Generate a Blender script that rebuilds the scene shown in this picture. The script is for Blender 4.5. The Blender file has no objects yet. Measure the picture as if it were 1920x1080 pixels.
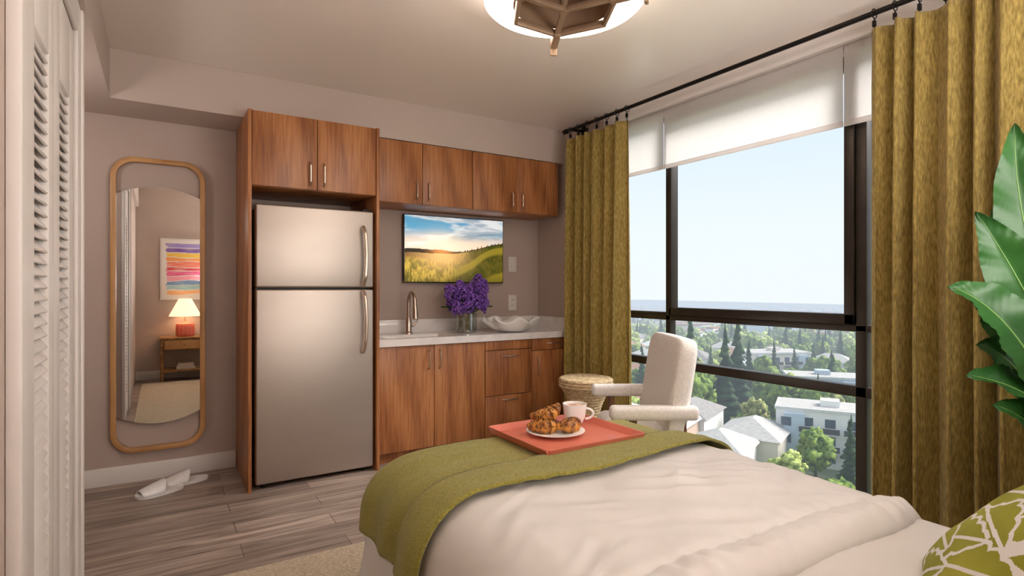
import bpy, bmesh, math, random
from math import sin, cos, pi, sqrt, radians, exp
from mathutils import Vector, Matrix, noise
random.seed(7)
sc = bpy.context.scene
COL = sc.collection
try:
    sc.view_settings.view_transform = 'Standard'
    sc.view_settings.look = 'None'
except Exception: pass

def lin(v):
    v /= 255.0
    return v/12.92 if v <= .04045 else ((v+.055)/1.055)**2.4
def S(r, g, b): return (lin(r), lin(g), lin(b), 1)
def sm(a, b, x):
    t = max(0, min(1, (x-a)/(b-a))); return t*t*(3-2*t)
def mixc(a, b, t): return tuple(a[i]*(1-t)+b[i]*t for i in range(3))
def fbm(x, y, z=0, o=4):
    s = 0; a = .5
    for i in range(o):
        s += a*noise.noise(Vector((x, y, z+i*7.3))); x *= 2; y *= 2; a *= .5
    return s

# ------------------------------------------------------------------ materials
def mat(name, c, r=.5, m=0, c2=None, ns=5, ms=(1,1,1), lo=.35, hi=.65, b=0, bscale=50, bms=(1,1,1),
        rnd=False, haze=False, coat=0, emit=0, det=4, dist=0, trans=0, sheen=0, spec=.5, tl=0, wave=0, attr=None, planks=False, c3=None):
    M = bpy.data.materials.new(name); M.use_nodes = True
    nt = M.node_tree; N = nt.nodes; L = nt.links
    bs = N['Principled BSDF']; out = N['Material Output']
    bs.inputs['Base Color'].default_value = c; bs.inputs['Roughness'].default_value = r
    bs.inputs['Metallic'].default_value = m; bs.inputs['Coat Weight'].default_value = coat
    bs.inputs['Transmission Weight'].default_value = trans
    bs.inputs['Sheen Weight'].default_value = sheen
    bs.inputs['Specular IOR Level'].default_value = spec
    tc = N.new('ShaderNodeTexCoord'); vec = tc.outputs['Object']
    if rnd:
        oi = N.new('ShaderNodeObjectInfo'); mu = N.new('ShaderNodeVectorMath'); mu.operation = 'MULTIPLY_ADD'
        cb = N.new('ShaderNodeCombineXYZ')
        for k in range(3): L.new(oi.outputs['Random'], cb.inputs[k])
        L.new(cb.outputs[0], mu.inputs[0]); mu.inputs[1].default_value = (9, 5, 13); L.new(vec, mu.inputs[2]); vec = mu.outputs[0]
    colout = None
    def noi(scale, mscale, detail=4, distort=0):
        mp = N.new('ShaderNodeMapping'); mp.inputs['Scale'].default_value = mscale; L.new(vec, mp.inputs[0])
        n = N.new('ShaderNodeTexNoise'); n.inputs['Scale'].default_value = scale; n.inputs['Detail'].default_value = detail
        n.inputs['Distortion'].default_value = distort
        L.new(mp.outputs[0], n.inputs['Vector']); return n.outputs[0]
    if attr:
        a = N.new('ShaderNodeAttribute'); a.attribute_name = attr; colout = a.outputs['Color']
    if c2:
        n = noi(ns, ms, det, dist)
        src = n
        if wave:
            mp = N.new('ShaderNodeMapping'); mp.inputs['Scale'].default_value = (1, 1, .20); L.new(vec, mp.inputs[0])
            w = N.new('ShaderNodeTexWave'); w.bands_direction = 'DIAGONAL'; w.inputs['Scale'].default_value = wave
            w.inputs['Distortion'].default_value = 7; w.inputs['Detail'].default_value = 2; w.inputs['Detail Scale'].default_value = .8
            L.new(mp.outputs[0], w.inputs['Vector'])
            mm = N.new('ShaderNodeMath'); mm.operation = 'MULTIPLY_ADD'; L.new(w.outputs['Fac'], mm.inputs[0]); mm.inputs[1].default_value = .20
            m2 = N.new('ShaderNodeMath'); m2.operation = 'MULTIPLY'; L.new(n, m2.inputs[0]); m2.inputs[1].default_value = .80
            L.new(m2.outputs[0], mm.inputs[2]); src = mm.outputs[0]
        cr = N.new('ShaderNodeValToRGB'); L.new(src, cr.inputs[0])
        cr.color_ramp.elements[0].position = lo; cr.color_ramp.elements[0].color = c
        cr.color_ramp.elements[1].position = hi; cr.color_ramp.elements[1].color = c2
        if c3:
            e = cr.color_ramp.elements.new((lo+hi)/2); e.color = c3
        colout = cr.outputs[0]
    if planks:
        br = N.new('ShaderNodeTexBrick'); L.new(vec, br.inputs['Vector']); br.inputs['Scale'].default_value = 1
        br.inputs['Brick Width'].default_value = 1.22; br.inputs['Row Height'].default_value = .15
        br.inputs['Mortar Size'].default_value = .0025; br.inputs['Mortar Smooth'].default_value = .2
        br.inputs['Color1'].default_value = (1, 1, 1, 1); br.inputs['Color2'].default_value = (.62, .60, .59, 1)
        br.inputs['Mortar'].default_value = (.3, .27, .25, 1); br.offset = .37
        mx = N.new('ShaderNodeMix'); mx.data_type = 'RGBA'; mx.blend_type = 'MULTIPLY'; mx.inputs[0].default_value = 1
        L.new(colout, mx.inputs[6]); L.new(br.outputs[0], mx.inputs[7]); colout = mx.outputs[2]
    if colout: L.new(colout, bs.inputs['Base Color'])
    if emit:
        if colout: L.new(colout, bs.inputs['Emission Color'])
        else: bs.inputs['Emission Color'].default_value = c
        bs.inputs['Emission Strength'].default_value = emit
    if b:
        n = noi(bscale, bms, 3)
        bp = N.new('ShaderNodeBump'); bp.inputs['Strength'].default_value = b; bp.inputs['Distance'].default_value = .01
        L.new(n, bp.inputs['Height']); L.new(bp.outputs[0], bs.inputs['Normal'])
    last = bs.outputs[0]
    if tl:
        t = N.new('ShaderNodeBsdfTranslucent'); t.inputs[0].default_value = c
        if colout: L.new(colout, t.inputs[0])
        mx = N.new('ShaderNodeMixShader'); mx.inputs[0].default_value = tl
        L.new(last, mx.inputs[1]); L.new(t.outputs[0], mx.inputs[2]); last = mx.outputs[0]
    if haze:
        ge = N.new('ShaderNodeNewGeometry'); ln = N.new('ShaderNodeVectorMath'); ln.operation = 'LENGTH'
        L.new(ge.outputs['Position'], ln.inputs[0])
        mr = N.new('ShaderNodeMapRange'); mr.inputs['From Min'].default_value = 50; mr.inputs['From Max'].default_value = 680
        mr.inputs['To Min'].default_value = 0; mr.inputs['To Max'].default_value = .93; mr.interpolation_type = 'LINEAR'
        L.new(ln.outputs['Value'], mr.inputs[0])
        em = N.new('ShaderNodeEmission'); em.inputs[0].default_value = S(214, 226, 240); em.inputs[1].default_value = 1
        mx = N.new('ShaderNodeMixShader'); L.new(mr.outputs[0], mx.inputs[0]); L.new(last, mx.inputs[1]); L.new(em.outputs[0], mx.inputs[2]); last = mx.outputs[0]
    L.new(last, out.inputs[0])
    return M

WALL = mat('wall_paint', S(182, 165, 155), .8, c2=S(186, 169, 159), ns=3, b=.04, bscale=250)
CEIL = mat('ceiling_paint', S(236, 225, 217), .26, c2=S(238, 227, 219), ns=2, b=.01, bscale=200)
SOFF = mat('soffit_paint', S(192, 176, 167), .6, c2=S(195, 179, 170), ns=2, b=.03, bscale=200)
WHITEP = mat('white_trim_paint', S(228, 222, 218), .5, c2=S(229, 223, 219), ns=2)
FLOORM = mat('plank_floor', S(108, 90, 80), .42, c2=S(190, 171, 158), ns=1.5, ms=(1.2, 18, 1), lo=.30, hi=.70, det=8, dist=1.0, planks=True, b=.12, bscale=6, bms=(3, 60, 1))
WOOD = mat('walnut_veneer', S(122, 72, 40), .4, c2=S(192, 134, 84), ns=3, ms=(26, 26, 1.3), lo=.24, hi=.76, det=7, dist=.4, rnd=True, wave=2.6, c3=S(166, 106, 62), b=.03, bscale=20, bms=(30, 30, 1))
GAPSHADE = mat('gap_shade', S(26, 18, 15), .7, c2=S(30, 22, 18))
STEEL = mat('brushed_stainless_steel', S(184, 174, 165), .44, 1, c2=S(187, 177, 168), ns=3, ms=(1, 1, 3))
NICKEL = mat('brushed_nickel', S(206, 188, 172), .28, 1, c2=S(214, 196, 180), ns=30)
BRONZE = mat('dark_bronze_metal', S(50, 43, 38), .4, .5, c2=S(58, 50, 44), ns=10)
BRASS = mat('aged_brass_metal', S(156, 128, 104), .45, .35, c2=S(166, 138, 112), ns=10)
BLACKM = mat('black_metal', S(30, 27, 26), .4, .7, c2=S(36, 32, 30), ns=10)
MARBLE = mat('white_quartz', S(240, 235, 233), .22, c2=S(212, 205, 205), ns=4, det=9, dist=1.5, lo=.5, hi=.85, coat=.2)
CERAMIC = mat('white_ceramic', S(248, 246, 244), .3, c2=S(246, 244, 241), ns=3, coat=.2)
PLASTIC = mat('white_plastic', S(226, 218, 213), .4, c2=S(229, 221, 216), ns=5)
CURT = mat('olive_gold_fabric', S(122, 102, 42), .85, c2=S(200, 174, 98), ns=60, ms=(2.4, 2.4, .5), lo=.26, hi=.74, det=5, b=.28, bscale=240, bms=(1, 1, .5), tl=.2, sheen=.25)
DUV = mat('white_cotton', S(214, 210, 207), .85, c2=S(218, 214, 211), ns=5, b=.05, bscale=14, sheen=.08)
SHEET = mat('white_sheet_cotton', S(210, 206, 203), .9, c2=S(215, 211, 208), ns=5, b=.1, bscale=6)
THROW = mat('olive_green_linen', S(104, 98, 24), .9, c2=S(170, 161, 70), ns=130, ms=(1, 3.5, 3.5), lo=.32, hi=.68, det=3, b=.45, bscale=350, sheen=.2)
RUG = mat('beige_woven_jute', S(168, 150, 126), .95, c2=S(210, 196, 172), ns=110, ms=(1, 2, 1), lo=.35, hi=.65, b=.35, bscale=120)
ROPE = mat('seagrass_rope', S(166, 138, 100), .9, c2=S(218, 196, 158), ns=40, ms=(1, 1, 3), b=.5, bscale=90)
BOUCLE = mat('ivory_boucle_fabric', S(220, 213, 208), .95, c2=S(232, 226, 221), ns=80, b=.45, bscale=220, sheen=.2)
DWOOD = mat('dark_brown_wood', S(84, 54, 36), .45, c2=S(116, 76, 50), ns=4, ms=(12, 12, 1))
OAK = mat('light_oak_wood', S(176, 128, 76), .4, c2=S(198, 150, 96), ns=4, ms=(2, 2, 1), det=4)
CORAL = mat('coral_lacquer', S(206, 112, 90), .45, c2=S(212, 118, 96), ns=3, coat=.1)
CROIS = mat('baked_croissant_crust', S(112, 58, 18), .42, c2=S(218, 150, 66), ns=28, lo=.38, hi=.64, b=.3, bscale=60)
CHIP = mat('chocolate', S(48, 26, 16), .4, c2=S(60, 34, 20))
COFFEE = mat('milky_coffee', S(176, 124, 84), .2, c2=S(222, 190, 156), ns=30, lo=.5, hi=.6)
LEAF = mat('glossy_leaf_green', S(18, 56, 20), .42, c2=S(46, 94, 36), ns=2.5, ms=(1, 1, 1), lo=.3, hi=.7, tl=.08, spec=.35)
RIB = mat('pale_midrib_green', S(100, 138, 66), .5, c2=S(110, 148, 74))
STEMM = mat('stem_green', S(60, 98, 44), .5, c2=S(80, 118, 54))
LILAC = mat('purple_petals', S(84, 42, 132), .7, c2=S(156, 106, 206), ns=45, lo=.35, hi=.65, rnd=True)
SCREENB = mat('black_plastic', S(14, 14, 15), .3, c2=S(17, 17, 18))
SHADEM = mat('white_roller_fabric', S(238, 232, 230), .9, c2=S(240, 235, 233), ns=40, tl=.55)
GLOW = mat('glowing_diffuser', S(255, 242, 228), .5, c2=S(255, 244, 232), emit=9)
TSHADE = mat('lamp_shade_linen', S(250, 220, 180), .8, c2=S(252, 226, 190), emit=1.3)
PINK = mat('pink_ribbed_ceramic', S(214, 104, 84), .35, c2=S(226, 130, 108), ns=5)
RATTAN = mat('rattan_wood', S(120, 82, 44), .6, c2=S(168, 124, 74), ns=14, ms=(1, 1, 4))
ARTM = mat('painted_canvas', (1, 1, 1, 1), .7, attr='Col')
TVM = mat('lit_screen', (1, 1, 1, 1), .3, attr='Col', emit=.75)
POTM = mat('grey_stoneware', S(176, 168, 160), .6, c2=S(190, 182, 174), ns=8)
SOIL = mat('dark_soil', S(50, 36, 26), .95, c2=S(74, 54, 40), ns=40)
PGREEN = mat('olive_leaf_print', S(130, 130, 26), .9, c2=S(154, 152, 46), ns=6)
BOOKM = mat('book_cloth', S(200, 190, 176), .7, c2=S(210, 200, 186))
def glassmat(name, fac, tint):
    M = bpy.data.materials.new(name); M.use_nodes = True; nt = M.node_tree; N = nt.nodes; N.clear()
    o = N.new('ShaderNodeOutputMaterial'); t = N.new('ShaderNodeBsdfTransparent'); g = N.new('ShaderNodeBsdfGlossy')
    t.inputs[0].default_value = tint; g.inputs['Roughness'].default_value = .03; mx = N.new('ShaderNodeMixShader')
    no = N.new('ShaderNodeTexNoise'); no.inputs['Scale'].default_value = 2
    mr = N.new('ShaderNodeMapRange'); mr.inputs['To Min'].default_value = fac*.95; mr.inputs['To Max'].default_value = fac*1.05
    nt.links.new(no.outputs[0], mr.inputs[0]); nt.links.new(mr.outputs[0], mx.inputs[0])
    nt.links.new(t.outputs[0], mx.inputs[1]); nt.links.new(g.outputs[0], mx.inputs[2]); nt.links.new(mx.outputs[0], o.inputs[0]); return M
VGLASS = glassmat('clear_glass', .2, (.9, .92, .9, 1))
MIRR = mat('silvered_glass', S(240, 240, 240), .01, 1, c2=S(241, 241, 241))

# ------------------------------------------------------------------ geometry
class G:
    def __init__(s): s.v = []; s.f = []; s.m = []
    def add(s, vs, fs, m=0, T=None):
        o = len(s.v)
        s.v += [tuple(T @ Vector(p)) if T else tuple(p) for p in vs]
        s.f += [tuple(i+o for i in f) for f in fs]; s.m += [m]*len(fs); return s
    def box(s, x0, x1, y0, y1, z0, z1, b=.003, m=0, seg=2, T=None):
        bm = bmesh.new(); bmesh.ops.create_cube(bm, size=1)
        for v in bm.verts: v.co = Vector(((x0+x1)/2+v.co.x*(x1-x0), (y0+y1)/2+v.co.y*(y1-y0), (z0+z1)/2+v.co.z*(z1-z0)))
        if b: bmesh.ops.bevel(bm, geom=bm.edges[:]+bm.verts[:], offset=min(b, .45*min(x1-x0, y1-y0, z1-z0)), segments=seg, affect='EDGES', profile=.5)
        bm.verts.index_update()
        s.add([v.co.copy() for v in bm.verts], [[v.index for v in f.verts] for f in bm.faces], m, T); bm.free(); return s
    def tube(s, pts, r, n=12, m=0, cap=True, closed=False, flat=None, T=None, up=None):
        pts = [Vector(p) for p in pts]; K = len(pts)
        if not hasattr(r, '__len__'): r = [r]*K
        vs = []; fs = []; prev = None
        for i, p in enumerate(pts):
            if closed: d = pts[(i+1) % K]-pts[i-1]
            else: d = pts[min(i+1, K-1)]-pts[max(i-1, 0)]
            d.normalize()
            if up is not None: a = Vector(up).cross(d)
            elif prev is None:
                a = Vector((0, 0, 1)).cross(d)
                if a.length < .2: a = Vector((1, 0, 0)).cross(d)
            else: a = prev-d*prev.dot(d)
            a.normalize(); prev = a; c = d.cross(a)
            for k in range(n):
                t = 2*pi*k/n
                if flat:
                    ca, sa = cos(t), sin(t); q = 5
                    rr = (abs(ca)**q+abs(sa)**q)**(-1/q)
                    vs.append(p+a*ca*rr*flat[0]+c*sa*rr*flat[1])
                else: vs.append(p+(a*cos(t)+c*sin(t))*r[i])
        for i in range(K if closed else K-1):
            j = (i+1) % K
            for k in range(n):
                k2 = (k+1) % n; fs.append((i*n+k, i*n+k2, j*n+k2, j*n+k))
        if cap and not closed:
            fs.append(tuple(range(n))[::-1]); fs.append(tuple((K-1)*n+k for k in range(n)))
        return s.add(vs, fs, m, T)
    def cyl(s, p0, p1, r0, r1=None, n=24, m=0, T=None): return s.tube([p0, p1], [r0, r0 if r1 is None else r1], n, m, T=T)
    def lathe(s, prof, c, n=40, m=0, T=None, mod=None):
        vs = []; fs = []
        for i, (r, z) in enumerate(prof):
            for k in range(n):
                t = 2*pi*k/n; rr, zz = (mod(r, z, t, i) if mod else (r, z))
                vs.append((c[0]+rr*cos(t), c[1]+rr*sin(t), c[2]+zz))
        for i in range(len(prof)-1):
            for k in range(n):
                k2 = (k+1) % n; fs.append((i*n+k, i*n+k2, (i+1)*n+k2, (i+1)*n+k))
        if prof[0][0] > 1e-5: fs.append(tuple(range(n))[::-1])
        if prof[-1][0] > 1e-5 and not mod: fs.append(tuple((len(prof)-1)*n+k for k in range(n)))
        return s.add(vs, fs, m, T)
    def grid(s, fn, nu, nv, m=0, mf=None, T=None):
        vs = [fn(i/nu, j/nv) for j in range(nv+1) for i in range(nu+1)]; fs = []; o = len(s.m)
        for j in range(nv):
            for i in range(nu): a = j*(nu+1)+i; fs.append((a, a+1, a+nu+2, a+nu+1))
        s.add(vs, fs, m, T)
        if mf:
            k = o
            for j in range(nv):
                for i in range(nu): s.m[k] = mf((i+.5)/nu, (j+.5)/nv); k += 1
        return s
    def prism(s, poly, z0, z1, m=0, T=None):
        n = len(poly); vs = [(p[0], p[1], z0) for p in poly]+[(p[0], p[1], z1) for p in poly]
        fs = [tuple(range(n))[::-1], tuple(range(n, 2*n))]+[(i, (i+1) % n, n+(i+1) % n, n+i) for i in range(n)]
        return s.add(vs, fs, m, T)
ICO = {}
def ico(g, c, r, sub=2, disp=0, m=0, sq=(1, 1, 1), seed=0, T=None, fr=1.5):
    if sub not in ICO:
        bm = bmesh.new(); bmesh.ops.create_icosphere(bm, subdivisions=sub, radius=1); bm.verts.index_update()
        ICO[sub] = ([v.co.copy() for v in bm.verts], [[v.index for v in f.verts] for f in bm.faces]); bm.free()
    vs, fs = ICO[sub]; o = []
    for v in vs:
        k = 1+(disp*noise.noise(v*fr+Vector((seed*3.1, seed, 0))) if disp else 0)
        o.append((c[0]+v.x*r*k*sq[0], c[1]+v.y*r*k*sq[1], c[2]+v.z*r*k*sq[2]))
    g.add(o, fs, m, T)

ORG = {}
def wo(o): return ORG.get(o.name, Vector((0, 0, 0)))
def thing(name, label, cat, loc, group=None):
    e = bpy.data.objects.new(name, None); e.location = loc; e.empty_display_size = .1; COL.objects.link(e)
    ORG[e.name] = Vector(loc); e['label'] = label; e['category'] = cat
    if group: e['group'] = group
    return e
def mk(name, g, mats, parent=None, label=None, cat=None, kind=None, group=None, ang=35, smooth=True, recalc=True, solid=0, sub=0, cols=None):
    me = bpy.data.meshes.new(name); me.from_pydata([tuple(v) for v in g.v], [], g.f)
    if not isinstance(mats, (list, tuple)): mats = [mats]
    for M in mats: me.materials.append(M)
    me.polygons.foreach_set('material_index', g.m)
    if recalc:
        bm = bmesh.new(); bm.from_mesh(me); bmesh.ops.recalc_face_normals(bm, faces=bm.faces); bm.to_mesh(me); bm.free()
    if smooth:
        me.polygons.foreach_set('use_smooth', [True]*len(me.polygons)); me.set_sharp_from_angle(angle=radians(ang))
    if cols:
        ca = me.color_attributes.new('Col', 'FLOAT_COLOR', 'POINT')
        ca.data.foreach_set('color', [c for q in cols for c in (q[0], q[1], q[2], 1)])
    if parent: org = wo(parent)
    else:
        xs = [v[0] for v in g.v]; ys = [v[1] for v in g.v]; zs = [v[2] for v in g.v]
        org = Vector(((min(xs)+max(xs))/2, (min(ys)+max(ys))/2, min(zs)))
    me.transform(Matrix.Translation(-org)); me.update()
    o = bpy.data.objects.new(name, me); COL.objects.link(o)
    if parent: o.parent = parent
    else: o.location = org
    ORG[o.name] = org
    if label: o['label'] = label
    if cat and not parent: o['category'] = cat
    if kind: o['kind'] = kind
    if group: o['group'] = group
    if solid:
        md = o.modifiers.new('Solidify', 'SOLIDIFY'); md.thickness = solid; md.offset = 0
    if sub:
        md = o.modifiers.new('Subsurf', 'SUBSURF'); md.levels = sub; md.render_levels = sub
    return o
def struct(name, g, m, **k): return mk(name, g, m, kind='structure', label=k.pop('label', name.replace('_', ' ')), cat=k.pop('cat', name.split('_')[0]), **k)

TH = radians(32)
CF = Vector((sin(TH), cos(TH), 0)); CR = Vector((cos(TH), -sin(TH), 0))
def W(l, d, z): p = CR*l+CF*d; return Vector((p.x, p.y, z))

# ------------------------------------------------------------------ room shell
XR = 2.95; YB = 4.27; ZC = 2.57; ZS = 2.29; XL = -.275; YN = -.45; XH = -1.5; XB = -.24; YE = 2.74
struct('floor', G().box(XH-.1, XR+.2, YN-.1, YB+.1, -.1, 0, 0), FLOORM, label='grey-brown wood plank floor')
struct('ceiling', G().box(XH-.1, XR+.2, YN-.1, YB+.1, ZC, ZC+.1, 0), CEIL, label='smooth warm white ceiling')
struct('trim_1', G().box(XH, XR-.001, 3.88, YB-.001, ZS, ZC-.001, 0), SOFF, label='lowered soffit above the kitchen wall', cat='soffit')
struct('trim_2', G().box(XH, XB, YN+.001, 3.879, ZS, ZC-.001, 0), SOFF, label='lowered soffit above the closet', cat='soffit')
struct('wall_north', G().box(XH-.1, XR+.2, YB, YB+.1, 0, ZC, 0), WALL, label='taupe painted wall behind kitchen and mirror')
struct('wall_south', G().box(XH-.1, XR+.2, YN-.1, YN, 0, ZC, 0), WALL, label='taupe painted wall behind the bed')
struct('wall_west', G().box(XH-.1, XH, YN, YB, 0, ZC, 0), WALL, label='taupe painted hallway wall')
g = G(); WY0, WY1, WZ0, WZ1 = .72, 3.36, .11, 2.47
g.box(XR, XR+.2, YN, WY0, 0, ZC, 0).box(XR, XR+.2, WY1, YB, 0, ZC, 0).box(XR, XR+.2, WY0, WY1, 0, WZ0, 0)
struct('wall_east', g, WALL, label='painted wall with the wide window opening')
struct('trim_5', G().box(XR, XR+.2, WY0, WY1, WZ1, ZC, 0), WHITEP, label='white header above the window', cat='window header')
# closet wall
g = G(); DY0, DY1, DZ = 1.70, 2.62, 2.17
g.box(XL-.12, XL, YN, DY0, 0, ZS, 0).box(XL-.12, XL, DY1, YE, 0, ZS, 0).box(XL-.12, XL, DY0, DY1, DZ, ZS, 0).box(XH, XL-.12, YE-.12, YE, 0, ZS, 0)
g.box(XL-.6, XL-.55, DY0-.1, YE-.12, 0, ZS, 0)
struct('wall_closet', g, WALL, label='painted closet wall around the louvered doors')
g = G()
g.box(XL, XL+.018, DY0-.13, DY0, 0, ZS-.002, .006).box(XL, XL+.018, DY1, YE, 0, ZS-.002, .006).box(XL, XL+.018, DY0, DY1, DZ, ZS-.002, .006)
g.box(XL, XL+.026, YE-.035, YE+.002, 0, ZS-.002, .008).box(XL, XL+.028, DY0-.145, DY0-.125, 0, ZS-.002, .006)
struct('trim_3', g, WHITEP, label='white casing around the closet doors', cat='door casing')
def leaf_door(i, y0, y1, l0, l1):
    g = G(); x0, x1 = XL-.035, XL+.004; zt, zb = 1.89, .2
    g.box(x0, x1, y0, l0, .01, DZ-.005, .004).box(x0, x1, l1, y1, .01, DZ-.005, .004).box(x0, x1, l0, l1, zt, DZ-.005, .004).box(x0, x1, l0, l1, .01, zb, .004)
    g.box(x0-.006, x0-.001, l0-.01, l1+.01, zb, zt, 0)
    n = 50
    for k in range(n):
        z = zb+.02+(zt-zb-.03)*k/(n-1)
        T = Matrix.Translation((XL-.014, (l0+l1)/2, z)) @ Matrix.Rotation(radians(52), 4, 'Y')
        g.box(-.0225, .0225, -(l1-l0)/2, (l1-l0)/2, -.004, .004, .003, T=T, seg=2)
    struct('door_%d' % i, g, WHITEP, label='white louvered folding closet door panel', cat='door')
leaf_door(1, DY0+.004, 2.176, 1.86, 2.08); leaf_door(2, 2.180, DY1-.004, 2.285, 2.51)
struct('baseboard_north', G().box(XH, .438, YB-.016, YB, 0, .112, .004), WHITEP, label='white baseboard under the mirror wall')
struct('baseboard_east', G().box(XR-.016, XR, YN, 3.66, 0, .10, .004), WHITEP, label='white baseboard below the window')
struct('baseboard_south', G().box(XL, XR, YN, YN+.016, 0, .112, .004), WHITEP, label='white baseboard behind the bed')

# window
g = G(); fx0, fx1 = 3.03, 3.09
def fr(y0, y1, z0, z1, x0=fx0, x1=fx1): g.box(x0, x1, y0, y1, z0, z1, .004)
fr(WY0, WY0+.05, WZ0, WZ1); fr(WY1-.05, WY1, WZ0, WZ1); fr(WY0, WY1, WZ0, WZ0+.05); fr(WY0, WY1, WZ1-.06, WZ1)
fr(2.76, 2.80, WZ0, WZ1); fr(1.465, 1.52, WZ0, WZ1)
fr(WY0, WY1, .995, 1.03); fr(WY0, WY1, .66, .715)
fr(1.52, 2.76, 1.03, 1.085, fx0-.012); fr(1.52, 1.572, 1.03, WZ1-.06, fx0-.012); fr(2.74, 2.76, 1.03, WZ1-.06, fx0-.012); fr(1.52, 2.76, 2.36, 2.41, fx0-.012)
fr(2.80, WY1, 1.03, 1.05)
win = struct('window_1', g, BRONZE, label='dark bronze framed window with city view', cat='window')
struct('trim_4', G().box(XR-.01, 3.03, WY0, WY1, WZ0-.02, WZ0+.006, .004), WHITEP, label='white window sill', cat='window sill')
for (y0, y1) in ((2.777, 3.34), (1.557, 2.773), (.74, 1.553)):
    r = thing('roller_shade', 'white translucent roller shade pulled partway down the window', 'window shade', (2.985, (y0+y1)/2, 2.04), 'roller shades over the window')
    mk('shade_fabric', G().grid(lambda u, v: (2.985, y0+(y1-y0)*u, 2.075+.39*v), 4, 4), SHADEM, r, recalc=False)
    mk('hem_bar', G().box(2.979, 2.991, y0, y1, 2.05, 2.08, .005), SHADEM, r)
    mk('shade_roller', G().cyl((3.005, y0, 2.435), (3.005, y1, 2.435), .018), SHADEM, r)

# curtains
rod = thing('curtain_rod', 'black metal curtain rod with finials above the window', 'curtain rod', (2.82, 2.1, 2.5))
mk('rod_pole', G().cyl((2.82, .45, 2.5), (2.82, 3.66, 2.5), .013), BLACKM, rod)
mk('finial', G().cyl((2.82, 3.66, 2.5), (2.82, 3.70, 2.5), .02), BLACKM, rod)
mk('finial', G().cyl((2.82, .41, 2.5), (2.82, .45, 2.5), .02), BLACKM, rod)
for y in (.6, 3.6):
    mk('rod_bracket', G().box(2.812, 2.95, y-.006, y+.006, 2.488, 2.512, .002).box(2.93, 2.95, y-.02, y+.02, 2.46, 2.54, .003), BLACKM, rod)
def curtain(y0, y1, nf, seed, label):
    zt, zb = 2.42, .015
    cu = thing('curtain', label, 'curtain', (2.82, (y0+y1)/2, .015), 'olive curtains on the rod')
    def fn(u, v):
        z = zb+(zt-zb)*v; ph = (u+.055*noise.noise(Vector((u*5, 0, seed))))*nf*2*pi
        A = .060*(1-.35*v*v)*(1+.6*noise.noise(Vector((u*6, v*.5, seed))))
        ph2 = ph+.8*noise.noise(Vector((u*3, v*1.1, seed+4)))*(1-v)
        sv = sin(ph2); q = abs(sv)**.75*(1 if sv > 0 else -1)
        x = 2.82-.005+A*q+.012*sin(ph2*.5+seed)*(1-v*.6)+.0035*noise.noise(Vector((u*22, v*14, seed)))
        y = y0+(y1-y0)*u+.016*sin(ph2*2)+.016*noise.noise(Vector((u*2, v*1.2, seed+9)))*(1-v)
        return (x, y, z)
    mk('curtain_panel', G().grid(fn, nf*24, 80), CURT, cu, ang=180, recalc=False, solid=.004)
    for k in range(nf+1):
        y = y0+(y1-y0)*k/nf
        y = min(max(y, y0+.01), y1-.01)
        pts = [(2.82+.022*cos(a), y, 2.497+.022*sin(a)) for a in [2*pi*i/20 for i in range(20)]]
        gg = G().tube(pts, .0028, 6, closed=True).cyl((2.82, y, 2.475), (2.82, y, 2.41), .003, n=8)
        gg.box(2.811, 2.829, y-.007, y+.007, 2.435, 2.465, .003)
        mk('curtain_ring', gg, BLACKM, cu)
curtain(2.96, 3.63, 6, 1.3, 'olive-gold woven curtain gathered beside the kitchen counter')
curtain(.66, 1.34, 7, 5.7, 'olive-gold woven curtain gathered beside the potted plant')

# ------------------------------------------------------------------ kitchen
def bow_handle(parent, p0, p1, out, r=.0055, h=.028):
    p0 = Vector(p0); p1 = Vector(p1); out = Vector(out); pts = []
    for i in range(13):
        t = i/12; pts.append(p0.lerp(p1, t)+out*h*min(1, sin(pi*t)*2.2)**.8)
    mk('handle', G().tube(pts, r, 10), NICKEL, parent, label='brushed nickel handle')
def front(parent, name, x0, x1, z0, z1, y, hp=None):
    g_ = .0022
    d = mk(name, G().box(x0+g_, x1-g_, y-.02, y, z0+g_, z1-g_, .0015), WOOD, parent)
    if hp: bow_handle(d, (hp[0], y-.019, hp[1]), (hp[2], y-.019, hp[3]), (0, -1, 0))
mk('side_panel', G().box(.442, .462, 3.66, YB-.001, .0, ZS-.004, .001), WOOD, label='tall walnut side panel beside the refrigerator', cat='cabinet panel', group='tall walnut side panels')
mk('side_panel', G().box(1.224, 1.243, 3.66, YB-.001, .0, ZS-.004, .001), WOOD, label='tall walnut side panel between refrigerator and counter', cat='cabinet panel', group='tall walnut side panels')
def cab(label, x0, x1, y0, z0, z1, fronts, toe=False):
    c = thing('cabinet', label, 'cabinet', ((x0+x1)/2, (y0+YB)/2, 0 if toe else z0))
    g = G().box(x0, x1, y0, YB-.002, z0, z1, .001)
    mk('cabinet_body', g, WOOD, c)
    mk('gap_shade_sheet', G().box(x0+.004, x1-.004, y0-.0015, y0, z0+.004, z1-.004, 0), GAPSHADE, c)  # near-black sheet that paints the shade between door and drawer fronts
    if toe: mk('toe_kick', G().box(x0, x1, y0+.05, YB-.002, 0, z0, 0), WOOD, c)
    for f in fronts: front(c, *f[:5], y0-.0016, f[5])
    return c
xm = .843
cab('walnut two-door cabinet above the refrigerator', .463, 1.223, 3.69, 1.835, ZS-.004, [
    ('door', .463, xm, 1.835, ZS-.004, (xm-.045, 1.86, xm-.045, 2.01)), ('door', xm, 1.223, 1.835, ZS-.004, (xm+.04, 1.86, xm+.04, 2.01))])
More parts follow.
